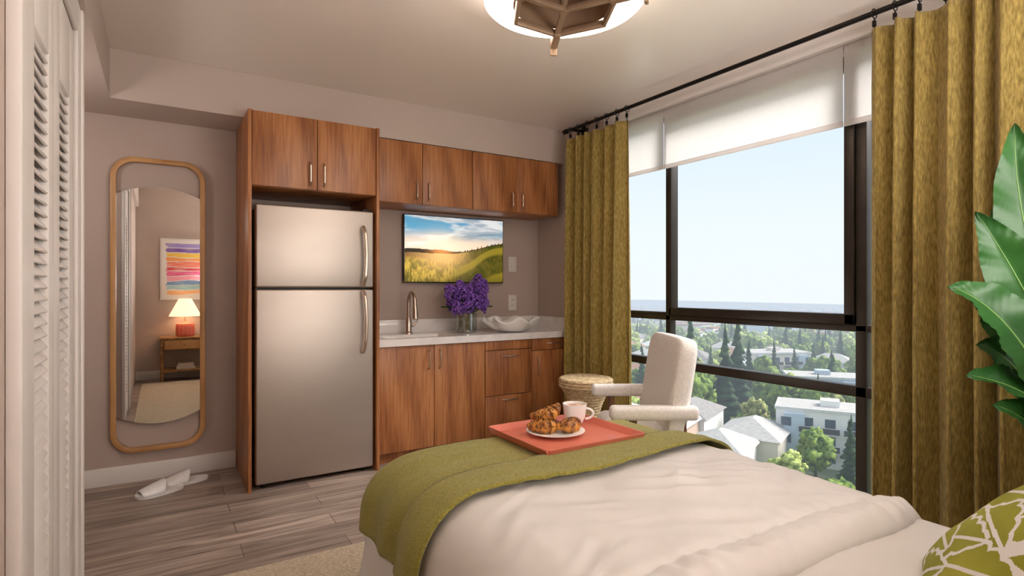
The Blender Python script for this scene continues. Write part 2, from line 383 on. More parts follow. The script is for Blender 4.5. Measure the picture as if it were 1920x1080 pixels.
for a, b_ in ((1.244, 2.063), (2.065, 2.89)):
    m_ = 1.645 if a < 2 else 2.47
    cab('walnut two-door wall cabinet over the counter', a, b_, 3.90, 1.835, ZS-.004, [
        ('door', a, m_, 1.835, ZS-.004, (m_-.05, 1.865, m_-.05, 2.0)), ('door', m_, b_, 1.835, ZS-.004, (m_+.045, 1.865, m_+.045, 2.0))])
yb_ = 3.74; zt_ = .815
cab('walnut two-door base cabinet under the sink', 1.244, 2.083, yb_, .085, zt_, [
    ('door', 1.244, 1.667, .085, zt_, (1.667-.045, .64, 1.667-.045, .78)), ('door', 1.667, 2.083, .085, zt_, (1.667+.04, .64, 1.667+.04, .78))], True)
cab('walnut base cabinet with two deep drawers', 2.085, 2.509, yb_, .085, zt_, [
    ('drawer', 2.085, 2.509, .085, .395, (2.24, .36, 2.38, .36)), ('drawer', 2.085, 2.509, .395, .742, (2.24, .695, 2.38, .695)), ('front_panel', 2.085, 2.509, .742, zt_, None)], True)
cab('walnut base cabinet with one drawer over a door', 2.511, 2.93, yb_, .085, zt_, [
    ('door', 2.511, 2.93, .085, .72, (2.565, .52, 2.565, .67)), ('drawer', 2.511, 2.93, .72, zt_, (2.66, .775, 2.80, .775))], True)
# worktop
sx0, sx1, sy0, sy1 = 1.34, 1.84, 3.775, 4.03; CZ = .868
g = G(); y0 = 3.695
g.box(1.244, sx0, y0, YB-.001, .818, CZ, 0).box(sx1, XR-.001, y0, YB-.001, .818, CZ, 0).box(sx0, sx1, y0, sy0, .818, CZ, 0).box(sx0, sx1, sy1, YB-.001, .818, CZ, 0)
g.box(1.244, XR-.001, YB-.022, YB-.001, CZ, CZ+.1, .001).box(XR-.022, XR-.001, y0+.02, YB-.022, CZ, CZ+.1, .001)
mk('worktop', g, MARBLE, label='white quartz worktop with low backsplash', cat='countertop')
g = G(); t = .006
g.box(sx0+.001, sx0+t, sy0+.001, sy1-.001, .70, .862, .001).box(sx1-t, sx1-.001, sy0+.001, sy1-.001, .70, .862, .001).box(sx0+t, sx1-t, sy0+.001, sy0+t, .70, .862, .001).box(sx0+t, sx1-t, sy1-t, sy1-.001, .70, .862, .001).box(sx0+t, sx1-t, sy0+t, sy1-t, .70, .708, .001)
sk = mk('sink', g, CERAMIC, label='white rectangular undermount sink in the worktop', cat='sink')
mk('drain', G().cyl((1.59, 3.9, .707), (1.59, 3.9, .711), .03), NICKEL, sk)
# faucet
fxp, fyp = 1.63, 4.12
fa = thing('faucet', 'brushed nickel gooseneck pull-down faucet behind the sink', 'faucet', (fxp, fyp, CZ))
mk('faucet_body', G().lathe([(.034, 0), (.034, .008), (.025, .014), (.024, .10), (.02, .115), (.016, .125)], (fxp, fyp, CZ), 28), NICKEL, fa)
pts = [(fxp, fyp, CZ+.12), (fxp, fyp, CZ+.19)]+[(fxp, fyp-.065+.065*cos(a), CZ+.235+.085*sin(a)) for a in [pi*i/14 for i in range(15)]]+[(fxp, fyp-.133, CZ+.20)]
mk('spout', G().tube(pts, .0135, 14), NICKEL, fa)
mk('spray_head', G().tube([(fxp, fyp-.132, CZ+.215), (fxp, fyp-.135, CZ+.19), (fxp, fyp-.14, CZ+.12), (fxp, fyp-.141, CZ+.115)], [.015, .018, .021, .016], 16), NICKEL, fa)
mk('lever', G().tube([(fxp+.015, fyp, CZ+.06), (fxp+.04, fyp, CZ+.062), (fxp+.06, fyp-.01, CZ+.09), (fxp+.085, fyp-.02, CZ+.14)], [.012, .011, .007, .006], 12), NICKEL, fa)
# wall plates
for (z, lab, nm) in ((1.43, 'white light switch plate on the kitchen wall', 'light_switch'), (1.09, 'white electrical outlet plate above the worktop', 'electrical_outlet')):
    x = 2.67
    p = thing(nm, lab, 'light switch' if nm == 'light_switch' else 'electrical outlet', (x, YB, z-.07))
    mk('wall_plate', G().box(x-.042, x+.042, YB-.007, YB-.0005, z-.068, z+.068, .004), PLASTIC, p)
    if nm == 'light_switch': mk('rocker', G().box(x-.017, x+.017, YB-.012, YB-.007, z-.034, z+.034, .003), PLASTIC, p)
    else:
        for dz in (-.024, .024):
            mk('socket', G().box(x-.017, x+.017, YB-.010, YB-.007, z+dz-.015, z+dz+.015, .003).box(x-.008, x-.005, YB-.0105, YB-.0095, z+dz-.004, z+dz+.007, 0, 1).box(x+.005, x+.008, YB-.0105, YB-.0095, z+dz-.004, z+dz+.007, 0, 1), [PLASTIC, SCREENB], p)
# refrigerator
fr_ = thing('refrigerator', 'stainless steel top-freezer refrigerator in the walnut cabinetry', 'refrigerator', (.845, 3.95, 0))
mk('refrigerator_body', G().box(.492, 1.205, 3.76, YB-.03, .02, 1.715, .006), mat('grey_enamel', S(70, 66, 64), .5, c2=S(76, 72, 70)), fr_)
for nm, z0, z1 in (('freezer_door', 1.222, 1.73), ('refrigerator_door', .03, 1.212)):
    d = mk(nm, G().box(.485, 1.212, 3.68, 3.758, z0, z1, .012, seg=4), STEEL, fr_, ang=50)
    if nm == 'freezer_door': a, b_ = 1.235, 1.62
    else: a, b_ = .80, 1.20
    pts = []
    for i in range(21):
        t = i/20
        pts.append((1.132+.012*sin(pi*t), 3.683-.055*min(1, 2.2*sin(pi*(.04+.92*t)))**.7, a+(b_-a)*t))
    mk('handle', G().tube(pts, .01, 14, flat=(.015, .010), up=(1, 0, 0)), NICKEL, d, label='long curved brushed metal handle')
for x in (.54, 1.15): mk('foot', G().cyl((x, 3.74, 0), (x, 3.74, .029), .02), BLACKM, fr_)
mk('hinge_cover', G().box(1.14, 1.20, 3.70, 3.80, 1.731, 1.745, .004), BLACKM, fr_)
# television
def painted(parent, nm, M, fn_pos, nu, nv, col, name2=None):
    g = G().grid(fn_pos, nu, nv); cols = [col(i/nu, j/nv) for j in range(nv+1) for i in range(nu+1)]
    return mk(nm, g, M, parent, smooth=False, recalc=False, cols=cols)
tx0, tx1, tz0, tz1 = 1.63, 2.545, 1.262, 1.807
tv = thing('television', 'slim black flat television showing a sunrise meadow above the worktop', 'television', (2.09, YB-.03, tz0))
mk('television_housing', G().box(tx0, tx1, YB-.052, YB-.02, tz0, tz1, .004).box(1.9, 2.3, YB-.02, YB, 1.4, 1.65, 0), SCREENB, tv)
L3 = lambda r, g, b: (lin(r), lin(g), lin(b))
def tvcol(s, t):
    h = .44+.18*sm(.45, 1.05, s)+.010*noise.noise(Vector((s*6, 0, 0)))
    tree = .012+.07*max(0, noise.noise(Vector((s*75, 3, 0))))*sm(.5, .62, s)
    if s < .55: tree += .035*(1-sm(.3, .55, s))+.012
    sd = sqrt(((s-.36)*1.5)**2+((t-.50)*1.3)**2)
    if t > h+tree:
        c = mixc(L3(248, 222, 192), L3(84, 158, 196), sm(.54, .85, t))
        cl = fbm(s*2.6, t*8+2, 1.5, 5)
        c = mixc(c, L3(242, 244, 244), sm(-.12, .16, cl)*.85)
        cl2 = fbm(s*3+5, t*10, 4.5, 5)
        c = mixc(c, L3(112, 136, 156), sm(.0, .28, cl2)*.65*sm(.55, .75, t))
        c = mixc(c, L3(255, 240, 210), min(1, 1.25*exp(-(sd*3.6)**2))); return c
    if t > h: return mixc(L3(46, 40, 26), L3(236, 160, 86), exp(-(sd*6)**2))
    gr = fbm(s*10, t*6, 2, 4); gv = fbm(s*60, t*12, 6, 3)
    c = mixc(L3(112, 102, 22), L3(210, 178, 72), sm(-.25, .3, gr*.7+gv*.8))
    dk = sm(.42, .62, s+(.3-t)*.3)
    c = mixc(c, L3(54, 62, 18), dk*.85)
    rd = sin(s*9-t*16+2*noise.noise(Vector((s*3, t*3, 8))))
    c = mixc(c, L3(158, 140, 46), sm(.3, .9, rd)*dk*.75)
    c = mixc(c, L3(104, 60, 32), .85*sm(.31, .40, t)*(1-sm(.42, .6, s)))
    c = mixc(c, L3(56, 52, 18), .45*(1-sm(0, .16, t)))
    c = mixc(c, L3(255, 206, 130), min(1, .95*exp(-(((s-.36)*3.2)**2+((t-.44)*3.0)**2)*2)))
    return c
painted(tv, 'television_screen', TVM, lambda u, v: (tx0+.006+(tx1-tx0-.012)*u, YB-.0526, tz0+.008+(tz1-tz0-.014)*v), 280, 170, tvcol)

# bowl
bc = (2.41, 3.87, CZ+.004)
def bmod(r, z, t, i):
    k = (i/9)**2; return (r*(1+.10*k*sin(7*t+.5)+.03*k*sin(11*t)), z+k*.022*sin(7*t+2.0)+.005*k*sin(13*t))
mk('bowl', G().lathe([(.0001, 0), (.06, 0), (.10, .004), (.13, .014), (.155, .026), (.175, .040), (.19, .055), (.203, .070), (.213, .084), (.222, .096)], bc, 112, mod=bmod), CERAMIC, label='white ceramic bowl with wavy rim on the worktop', cat='bowl', solid=.006, ang=180)
# vase + lilac
vc = Vector((2.06, 3.98, CZ+.001))
va = thing('vase', 'clear glass cylinder vase holding purple lilacs', 'vase', vc)
mk('vase_glass', G().lathe([(.0001, 0), (.078, 0), (.086, .01), (.086, .15), (.081, .15), (.080, .012), (.0001, .012)], vc, 40), VGLASS, va)
mk('water', G().lathe([(.0001, .013), (.079, .013), (.079, .09), (.0001, .09)], vc, 32), glassmat('clear_water', .1, (.88, .92, .88, 1)), va)
tips = [(-.15, .0, .30), (-.08, -.06, .35), (.02, .0, .36), (.09, -.03, .38), (.15, .03, .35), (-.02, .06, .32), (-.12, .05, .26), (.05, -.09, .27), (.14, -.07, .24), (-.13, -.07, .22), (-.04, -.1, .23), (.10, -.02, .44), (.0, -.05, .31), (.16, .0, .40), (-.17, -.03, .36), (-.06, .0, .39), (.07, .05, .30), (.10, -.1, .31)]
for k, tp in enumerate(tips):
    L_ = thing('lilac_stem', 'purple lilac blossom cluster in the glass vase', 'flower', vc+Vector((0, 0, .015)), 'lilac stems in the glass vase')
    tp = Vector(tp); top = vc+tp
    base = vc+Vector((-tp.x*.3, -tp.y*.3, .016)); lip = vc+Vector((tp.x*.35, tp.y*.35, .15))
    dirn = (top-lip).normalized()
    mk('stem', G().tube([base, base.lerp(lip, .5), lip, lip.lerp(top, .6), top-dirn*.02], .0025, 6), STEMM, L_)
    g = G(); a = dirn.orthogonal().normalized(); b2 = dirn.cross(a)
    for i in range(160):
        q = random.random(); rad = .058*(1-q)**.55*sqrt(random.uniform(.3, 1))+.006; th = random.uniform(0, 2*pi)
        c = top-dirn*.06+dirn*(q*.09-.01)+(a*cos(th)+b2*sin(th))*rad
        ico(g, c, random.uniform(.006, .0095), 1, .6, seed=i)
    mk('blossom', g, LILAC, L_, ang=60)
    if k % 2 == 0:
        g = G(); s0 = lip; s1 = lip+Vector((tp.x*.9+.03*(k-5)/5, tp.y*.8, .05)); sd = (s1-s0).cross(Vector((0, 0, 1))).normalized()
        g.grid(lambda u, v: s0.lerp(s1, v)+sd*(u-.5)*.055*sin(pi*min(1, v*.95+.03))+Vector((0, 0, .015*sin(pi*v)+.02*abs(u-.5))), 4, 8)
        mk('leaf', g, LEAF, L_, ang=180, recalc=False)

# ------------------------------------------------------------------ mirror
mx_, mz_ = -.003, 1.115; hw, hh, rc = .258, .925, .115
mi = thing('wall_mirror', 'tall rounded mirror with light wood frame on the wall', 'mirror', (mx_, YB-.03, mz_-hh))
pts = []
hw2, hh2 = hw-.016, hh-.016
for (cx, cz, a0) in ((hw2-rc, hh2-rc, 0), (-hw2+rc, hh2-rc, pi/2), (-hw2+rc, -hh2+rc, pi), (hw2-rc, -hh2+rc, 1.5*pi)):
    for i in range(17):
        a = a0+pi/2*i/16; pts.append((mx_+cx+rc*cos(a), YB-.028, mz_+cz+rc*sin(a)))
dense = []
for i in range(len(pts)):
    p, q = Vector(pts[i]), Vector(pts[(i+1) % len(pts)]); dense.append(p)
    L_n = (q-p).length
    if L_n > .05:
        n_ = int(L_n/.02)
        dense += [p.lerp(q, k/n_) for k in range(1, n_)]
mk('mirror_frame', G().tube(dense, .015, 16, closed=True, flat=(.0165, .020), up=(0, 1, 0)), OAK, mi, ang=50)
n = 40; gw = .236
top = [(mx_-gw+2*gw*i/n, 1.80+.062*(1-(2*i/n-1)**2)) for i in range(n+1)]
bot = [(mx_-gw+2*gw*i/n, .425-.065*(1-(2*i/n-1)**2)) for i in range(n+1)]
g = G(); ff = [(x, YB-.034, z) for x, z in top]+[(x, YB-.034, z) for x, z in bot[::-1]]; m2 = len(ff)
g.add(ff+[(x, YB-.030, z) for x, y, z in ff], [tuple(range(m2)), tuple(range(2*m2-1, m2-1, -1))]+[(i, (i+1) % m2, m2+(i+1) % m2, m2+i) for i in range(m2)])
mk('mirror_glass', g, MIRR, mi, smooth=False)
mk('mirror_backing', G().box(mx_-.1, mx_+.1, YB-.029, YB-.001, .6, 1.7, 0), BLACKM, mi)

# slippers
SLIP = mat('white_terry_cloth', S(236, 232, 230), .9, c2=S(242, 239, 237), ns=60)
def slipper(c, ang, lab):
    T = Matrix.Translation(c) @ Matrix.Rotation(ang, 4, 'Z')
    s_ = thing('slipper', lab, 'slipper', c, 'pair of white slippers')
    def hwid(x): return .058*max(0, 1-(abs(x)/.13)**3)**.5*(1+.12*x/.13)
    xs = [-.13+.26*i/40 for i in range(41)]
    out = [(x, hwid(x)) for x in xs]+[(x, -hwid(x)) for x in xs[-2:0:-1]]
    mk('sole', G().prism(out, 0, .018, T=T), SLIP, s_)
    def up(u, v):
        x = .108-.115*v; q = 2*u-1; w = hwid(x)+.004
        return (x-.02*(1-q*q)*v, w*q, .014+(.022+.042*v)*(1-q*q)**.5)
    mk('upper', G().grid(up, 24, 14, T=T), SLIP, s_, ang=180, recalc=False, solid=.006)
slipper(Vector((.0, 3.95, .001)), radians(200), 'white open-back slipper on the wood floor')
slipper(Vector((.135, 4.08, .001)), radians(190), 'white open-back slipper beside its mate')

# ------------------------------------------------------------------ ceiling light
lc = Vector((1.435, 1.886, 0)); 
cl = thing('ceiling_light', 'round glowing ring ceiling light with brass frame', 'ceiling light', (lc.x, lc.y, 2.35))
def ringm(prof, n=96):
    g = G(); P = len(prof); vs = [(lc.x+r*cos(2*pi*k/n), lc.y+r*sin(2*pi*k/n), z) for r, z in prof for k in range(n)]
    return g.add(vs, [(i*n+k, i*n+(k+1) % n, (i+1)*n+(k+1) % n, (i+1)*n+k) for i in range(P-1) for k in range(n)])
mk('diffuser_ring', ringm([(.214, 2.41), (.325, 2.41), (.335, 2.42), (.335, 2.455), (.325, 2.465), (.214, 2.465)]), GLOW, cl, ang=50, recalc=False)
mk('ring_liner', ringm([(.213, 2.404), (.213, 2.53), (.209, 2.53), (.209, 2.404), (.213, 2.404)]), BRASS, cl, ang=30)
mk('canopy', G().lathe([(.0001, 2.53), (.25, 2.53), (.25, ZC-.001), (.0001, ZC-.001)], lc, 48), BRASS, cl)
g = G(); hx = []
for k in range(6):
    a = math.atan2(CF.y, CF.x)+radians(60*k+3); hx.append(Vector((cos(a), sin(a), 0)))
for k in range(6):
    a = lc+hx[k]*.225; b_ = lc+hx[(k+1) % 6]*.225
    a.z = b_.z = 2.386; e = (b_-a).normalized()*.006
    g.tube([a-e, b_+e], .01, 12, flat=(.010, .016), up=(0, 0, 1))
for k in range(0, 6, 2):
    T = Matrix.Translation((lc.x, lc.y, 0)) @ Matrix.Rotation(math.atan2(hx[k].y, hx[k].x), 4, 'Z')
    g.box(.20, .348, -.016, .016, 2.366, 2.392, .002, T=T); g.box(.338, .352, -.016, .016, 2.335, 2.43, .002, T=T)
    g.box(.0, .222, -.012, .012, 2.375, 2.395, .001, T=T)
g.cyl((lc.x, lc.y, 2.37), (lc.x, lc.y, 2.53), .018)
mk('light_frame', g, BRASS, cl)

# ------------------------------------------------------------------ bed
BX0, BX1, BY0, BY1, BZ = .65, 1.95, -.42, 2.09, .560
RR = .14
bed = thing('bed', 'double bed with white bedding facing the kitchen', 'bed', (1.27, .85, 0))
mk('bed_base', G().box(BX0+.05, BX1-.05, BY0, BY1-.08, .03, .27, .02), BOUCLE, bed)
mk('mattress', G().box(BX0+.02, BX1-.02, BY0, BY1-.05, .27, BZ-.004, .09, seg=6), SHEET, bed)
for x in (BX0+.1, BX1-.1):
    for y in (BY0+.1, BY1-.15): mk('leg', G().cyl((x, y, .0145), (x, y, .03), .03), DWOOD, bed)
def cloth(X, Y, off, r, top, flare=.16):
    qx = min(max(X, BX0+r), BX1-r); qy = min(Y, BY1-r)
    dx, dy = X-qx, Y-qy; d = max(abs(dx), abs(dy)); e = sqrt(dx*dx+dy*dy)
    if e < 1e-9: nx = ny = 0
    else: nx, ny = dx/e, dy/e
    R = r+off
    if d < R*pi/2: o = R*sin(d/R); dz = R*(1-cos(d/R)); hang = 0
    else: hang = d-R*pi/2; o = R+hang*flare; dz = R+hang
    return Vector((qx+nx*o, qy+ny*o, top+off-dz)), Vector((nx, ny, 0)), hang, d
def ridge(x, y, z): return (1-abs(noise.noise(Vector((x, y, z))))*2.2)
def duvet_z(X, Y):
    z = .02*sm(0, .3, min(X-BX0, BX1-X))
    z += .008*noise.noise(Vector((X*2.2, Y*2.2, 3)))
    k = sm(1.7, 1.2, Y)
    a = X*.8+Y*.6; b = -X*.6+Y*.8
    z += .012*max(-.5, ridge(a*1.6, b*6.5, 7))*k*sm(.0, .5, noise.noise(Vector((X*1.7, Y*1.7, 20)))+.35)
    a2 = X*.9-Y*.45; b2 = X*.45+Y*.9
    z += .010*max(-.5, ridge(a2*2.2, b2*9, 11))*k*sm(.0, .5, noise.noise(Vector((X*2, Y*2, 30)))+.25)
    z += .006*max(-.5, ridge(a*4, b*15, 15))*k*sm(.0, .4, noise.noise(Vector((X*3, Y*3, 50)))+.1)
    z += .003*noise.noise(Vector((X*14, Y*14, 9)))*k
    return z
NY = .76
def duv(u, v):
    D = .48; X = BX0-D+.02+(BX1-BX0+2*D-.04)*u; Y = NY+(BY1+D-.02-NY)*v
    p, nrm, hang, d = cloth(X, Y, .02, RR, BZ)
    s = p.x*1.0+p.y*1.3
    k = min(1, hang/.15)
    p += nrm*k*(.014*sin(s*17)+.018*noise.noise(Vector((p.x*4, p.y*4, 1))))
    if hang == 0: p.z += duvet_z(p.x, p.y)*(1-min(1, d/.2))
    e = (Y-NY)/.05
    if e < 1: p.z -= .06*(1-sqrt(max(0, 1-(1-e)**2)))
    p.z += (.010*exp(-((Y-NY-.05)/.03)**2)-.008*exp(-((Y-NY-.115)/.014)**2))
    p.z += (.005*noise.noise(Vector((X*30, Y*10, 2)))+.003*sin(X*95+3*noise.noise(Vector((X*9, 0, 0)))))*sm(NY+.2, NY+.06, Y)
    p.y += .03*noise.noise(Vector((X*2.6, 3, 1)))*sm(NY+.5, NY, Y)
    return p
mk('duvet', G().grid(duv, 260, 240), DUV, label='puffy white duvet spread over the bed', cat='duvet', ang=180, recalc=False, solid=.01)
def throwf(yn, yf, off, xr, dl=.19):
    def f(u, v):
        X = BX0-dl+(xr-(BX0-dl))*u; Y = yn+(yf-yn)*v+(.03*sin(X*3+1)+.012*sin(X*9))*(1-v)
        p, nrm, hang, d = cloth(X, Y, off, RR, BZ)
        s = p.x*1.0+p.y*1.3; k = min(1, hang/.15)
        p += nrm*(k*(.014*sin(s*17)+.018*noise.noise(Vector((p.x*4, p.y*4, 1))))+.012*sm(.05, .3, d)*sin(p.y*26+1.5*noise.noise(Vector((p.y*4, 0, 0)))))
        if hang == 0: p.z += duvet_z(p.x, p.y)*(1-min(1, d/.2))
        flat_ = 0 if (1.10 < p.x < 1.66 and 1.55 < p.y < 2.05) else 1
        p.z += (.004*noise.noise(Vector((p.x*5, p.y*12, 2)))+.003*noise.noise(Vector((p.x*14, p.y*20, 2))))*flat_+.002
        return p
    return f
g = G().grid(throwf(1.54, 2.33, .032, 2.10), 130, 60).grid(throwf(1.44, 1.62, .052, 2.09, .215), 130, 14)
mk('throw_blanket', g, THROW, label='olive green woven throw folded across the foot of the bed', cat='blanket', ang=180, recalc=False, solid=.010)
# pillows
rl = random.Random(11); leaves = []
for iy in range(4):
    for ix in range(4):
        leaves.append((-1.2+ix*.62+rl.uniform(-.08, .08), -1.15+iy*.58+rl.uniform(-.06, .06), rl.choice((.5, .9, 1.3, .2))+rl.uniform(-.2, .2), rl.uniform(.95, 1.2), rl.uniform(.44, .54)))
def isleaf(s, t):
    for (cx, cy, a, l, w) in leaves:
        dx, dy = s-cx, t-cy; p = (dx*cos(a)+dy*sin(a))/l; q = -dx*sin(a)+dy*cos(a)
        if 0 < p < 1:
            hw_ = w*.62*sin(pi*p**.75)*(.80+.20*abs(sin(p*5*pi-abs(q)*6)))
            if abs(q) < hw_+.05:
                return 1 if (abs(q) < hw_ and abs(q) > .020) else 0
    return 0
def pillow(c, nrm, upv, half, th, mats, label, pat, piping=None):
    z = Vector(nrm).normalized(); y = (Vector(upv)-z*Vector(upv).dot(z)).normalized(); x = y.cross(z)
    T = Matrix((( x.x, y.x, z.x, c[0]), (x.y, y.y, z.y, c[1]), (x.z, y.z, z.z, c[2]), (0, 0, 0, 1)))
    P = thing('pillow', label, 'pillow', c)
    def sh(sg):
        def f(u, v):
            s = 2*u-1; t = 2*v-1
            h = th*(max(0, (1-s**2)*(1-t**2)))**.42
            k = 1-.07*(1-abs(s)**2)*abs(t)**2; k2 = 1-.07*(1-abs(t)**2)*abs(s)**2
            return (s*half*k2, t*half*k, sg*h+.004*noise.noise(Vector((s*3, t*3, sg))))
        return f
    g = G().grid(sh(1), 220, 220, mf=(lambda u, v: isleaf(2*u-1, 2*v-1)) if pat else None, T=T).grid(sh(-1), 40, 40, T=T)
    mk('pillow_cover', g, mats, P, ang=180, recalc=False)
    if piping:
        f = sh(0); ring = [f(i/30, 0) for i in range(30)]+[f(1, i/30) for i in range(30)]+[f(1-i/30, 1) for i in range(30)]+[f(0, 1-i/30) for i in range(30)]
        mk('piping', G().tube([T @ Vector(p) for p in ring], .005, 8, closed=True), piping, P)
pillow((1.49, .42, .665), (-.30, .62, .66), (.2, -.6, .6), .235, .085, [DUV, PGREEN], 'square white pillow with green palm leaf print on the bed', True, PGREEN)
pillow((1.66, .06, .76), (0, .65, .6), (0, -.5, .6), .25, .085, [THROW], 'plain olive green pillow behind the printed pillow', False, PGREEN)

# tray etc.
TZ = max(BZ+.034+duvet_z(x, y)+.006 for x in (1.16, 1.38, 1.6) for y in (1.62, 1.8, 1.98))
tx, ty, thx, thy = 1.375, 1.80, .215, .19
tr = thing('serving_tray', 'coral lacquered square tray on the olive throw', 'tray', (tx, ty, TZ))
g = G().box(tx-thx, tx+thx, ty-thy, ty+thy, TZ, TZ+.01, .003)
def wallq(a, b_, outd):
    a = Vector(a); b_ = Vector(b_); o = Vector(outd); top = .030
    vv = [p for p in (a, b_, b_+o*.008, a+o*.008)]+[p+Vector((0, 0, top))+o*.016 for p in (a, b_, b_+o*.008, a+o*.008)]
    g.add(vv, [(0, 1, 2, 3), (4, 5, 6, 7), (0, 1, 5, 4), (1, 2, 6, 5), (2, 3, 7, 6), (3, 0, 4, 7)])
z_ = TZ+.002; e = .012
wallq((tx-thx-e, ty-thy, z_), (tx+thx+e, ty-thy, z_), (0, -1, 0)); wallq((tx-thx-e, ty+thy, z_), (tx+thx+e, ty+thy, z_), (0, 1, 0))
wallq((tx-thx, ty-thy-e, z_), (tx-thx, ty+thy+e, z_), (-1, 0, 0)); wallq((tx+thx, ty-thy-e, z_), (tx+thx, ty+thy+e, z_), (1, 0, 0))
mk('tray_body', g, CORAL, tr, ang=30)
pc = Vector((1.35, 1.83, TZ+.011))
mk('plate', G().lathe([(.0001, 0), (.06, 0), (.07, .004), (.115, .014), (.118, .017), (.113, .017), (.07, .009), (.0001, .007)], pc, 56), CERAMIC, label='round white ceramic plate on the coral tray', cat='plate', ang=50)
def croissant(c, rot, tilt, s, lab, roll=0):
    T = Matrix.Translation(c) @ Matrix.Rotation(rot, 4, 'Z') @ Matrix.Rotation(tilt, 4, 'Y') @ Matrix.Rotation(roll, 4, 'X')
    g = G(); pts = []; rs = []; R = .055*s
    for i in range(91):
        t = i/90; a = radians(-72+144*t)
        pts.append((R*sin(a)*1.1, -R*cos(a)+R*.75, 0))
        fr_ = (t*7) % 1
        rs.append(s*(.005+.025*sin(pi*t)**.9)*(.80+.24*fr_**.6 if t < .5 else .80+.24*(1-fr_)**.6))
    g.tube(pts, rs, 20)
    for i in range(46):
        k = random.randint(12, 78); th = random.uniform(0, 2*pi); p = Vector(pts[k]); r = rs[k]*.99
        dd = (Vector((p.x, p.y-R*.75, 0))).normalized()
        ico(g, p+dd*r*cos(th)+Vector((0, 0, r*abs(sin(th)))), .0030*s, 1, .3, 1, seed=i)
    g2 = G(); g2.v = [tuple(T @ Vector(v)) for v in g.v]; g2.f = g.f; g2.m = g.m
    mk('croissant', g2, [CROIS, CHIP], label=lab, cat='croissant', group='croissants on the plate', ang=60)
croissant(pc+Vector((-.045, .015, .036)), radians(-20), 0, 1.1, 'golden croissant with chocolate bits on the plate')
croissant(pc+Vector((.048, -.025, .036)), radians(15), 0, 1.05, 'golden croissant with chocolate bits on the plate')
croissant(pc+Vector((-.028, .025, .084)), radians(-25), radians(-20), 1.05, 'golden croissant with chocolate bits stacked on top', radians(25))
cc = Vector((1.515, 1.915, TZ+.011))
cup = thing('cup', 'white ceramic coffee cup on the coral tray', 'cup', cc)
mk('cup_body', G().lathe([(.0001, 0), (.028, 0), (.03, .004), (.044, .03), (.052, .090), (.049, .090), (.040, .03), (.0001, .01)], cc, 44), CERAMIC, cup, ang=50)
mk('handle', G().tube([(cc+CR*(.046+.034*sin(pi*i/12))+Vector((0, 0, .024+.045*(1-cos(pi*i/12))/2))) for i in range(13)], .005, 10), CERAMIC, cup)
mk('coffee', G().cyl(cc+Vector((0, 0, .078)), cc+Vector((0, 0, .080)), .0465, n=36), COFFEE, cup)

# ------------------------------------------------------------------ chair (faces away from the window)
CT = Matrix.Rotation(-TH, 4, 'Z')
def ct(p): return CT @ Vector(p)
cb = ct((.70, 3.1, 0))
ch = thing('armchair', 'ivory boucle armchair with low arms beside the window', 'armchair', cb)
mk('seat', G().box(.50, .84, 2.84, 3.36, .37, .50, .05, seg=5, T=CT), BOUCLE, ch, ang=60)
def slab():
    g = G(); nu, nv = 56, 40; th, wy, hz = .12, .66, .56
    vs = []; fs = []
    for j in range(nv+1):
        b = -pi/2+pi*j/nv
        for i in range(nu):
            a = 2*pi*i/nu
            def pw(c, e): return abs(c)**e*(1 if c >= 0 else -1)
            cb_ = pw(cos(b), .22); y = wy/2*pw(cos(a), .34)*cb_; x = th/2*pw(sin(a), .55)*cb_; z = hz/2*pw(sin(b), .28)
            x += -.03*(y/(wy/2))**2
            y *= 1-.03*(z/(hz/2)+1)/2
            vs.append((x, y, z))
    for j in range(nv):
        for i in range(nu): fs.append((j*nu+i, j*nu+(i+1) % nu, (j+1)*nu+(i+1) % nu, (j+1)*nu+i))
    g.add(vs, fs, 0, CT @ Matrix.Translation((.868, 3.1, .68)) @ Matrix.Rotation(radians(9), 4, 'Y')); return g
mk('backrest', slab(), BOUCLE, ch, ang=80)
for d0, d1 in ((2.745, 2.825), (3.37, 3.45)):
    mk('armrest', G().box(.482, .92, d0, d1, .568, .638, .024, seg=5, T=CT), BOUCLE, ch, ang=60)
for d in (2.795, 3.405):
    g = G().tube([(.60, d, .0), (.585, d, .25), (.60, d, .572)], .016, 10, T=CT, flat=(.02, .014), up=(0, 1, 0))
    mk('leg', g, DWOOD, ch, label='dark brown wood leg')
    g = G().tube([(.93, d, .0), (.87, d, .25), (.84, d, .572)], .016, 10, T=CT, flat=(.02, .014), up=(0, 1, 0))
    mk('leg', g, DWOOD, ch, label='dark brown wood leg')
mk('seat_rail', G().box(.56, .87, 2.78, 3.42, .33, .37, .006, T=CT), DWOOD, ch, label='dark brown wood seat rail')

# stool
stc = ct((.515, 3.93, 0))
st = thing('stool', 'round woven seagrass drum stool beside the curtain', 'stool', stc)
prof = []
for i in range(141):
    t = i/140; z = .53*t; r = .085+.088*abs(2*t-1)**2.0
    prof.append((r+.005*abs(sin(t*26*pi)), z))
mk('stool_base', G().lathe([(.0001, 0)]+prof+[(.0001, .53)], stc, 56), ROPE, st, ang=180)
prof = [(.0001, .53), (.17, .53)]+[(.183+.006*abs(sin(i/20*3*pi)), .532+.06*i/20) for i in range(21)]+[(.18-.18*i/40, .594+.003*abs(sin(i/40*12*pi))) for i in range(40)]+[(.0001, .594)]
mk('stool_seat', G().lathe(prof, stc, 56), ROPE, st, ang=180)

# rug
mk('area_rug', G().box(-.2, 2.6, -.02, 2.65, .001, .014, .004), RUG, label='beige woven jute rug under the bed', cat='rug')

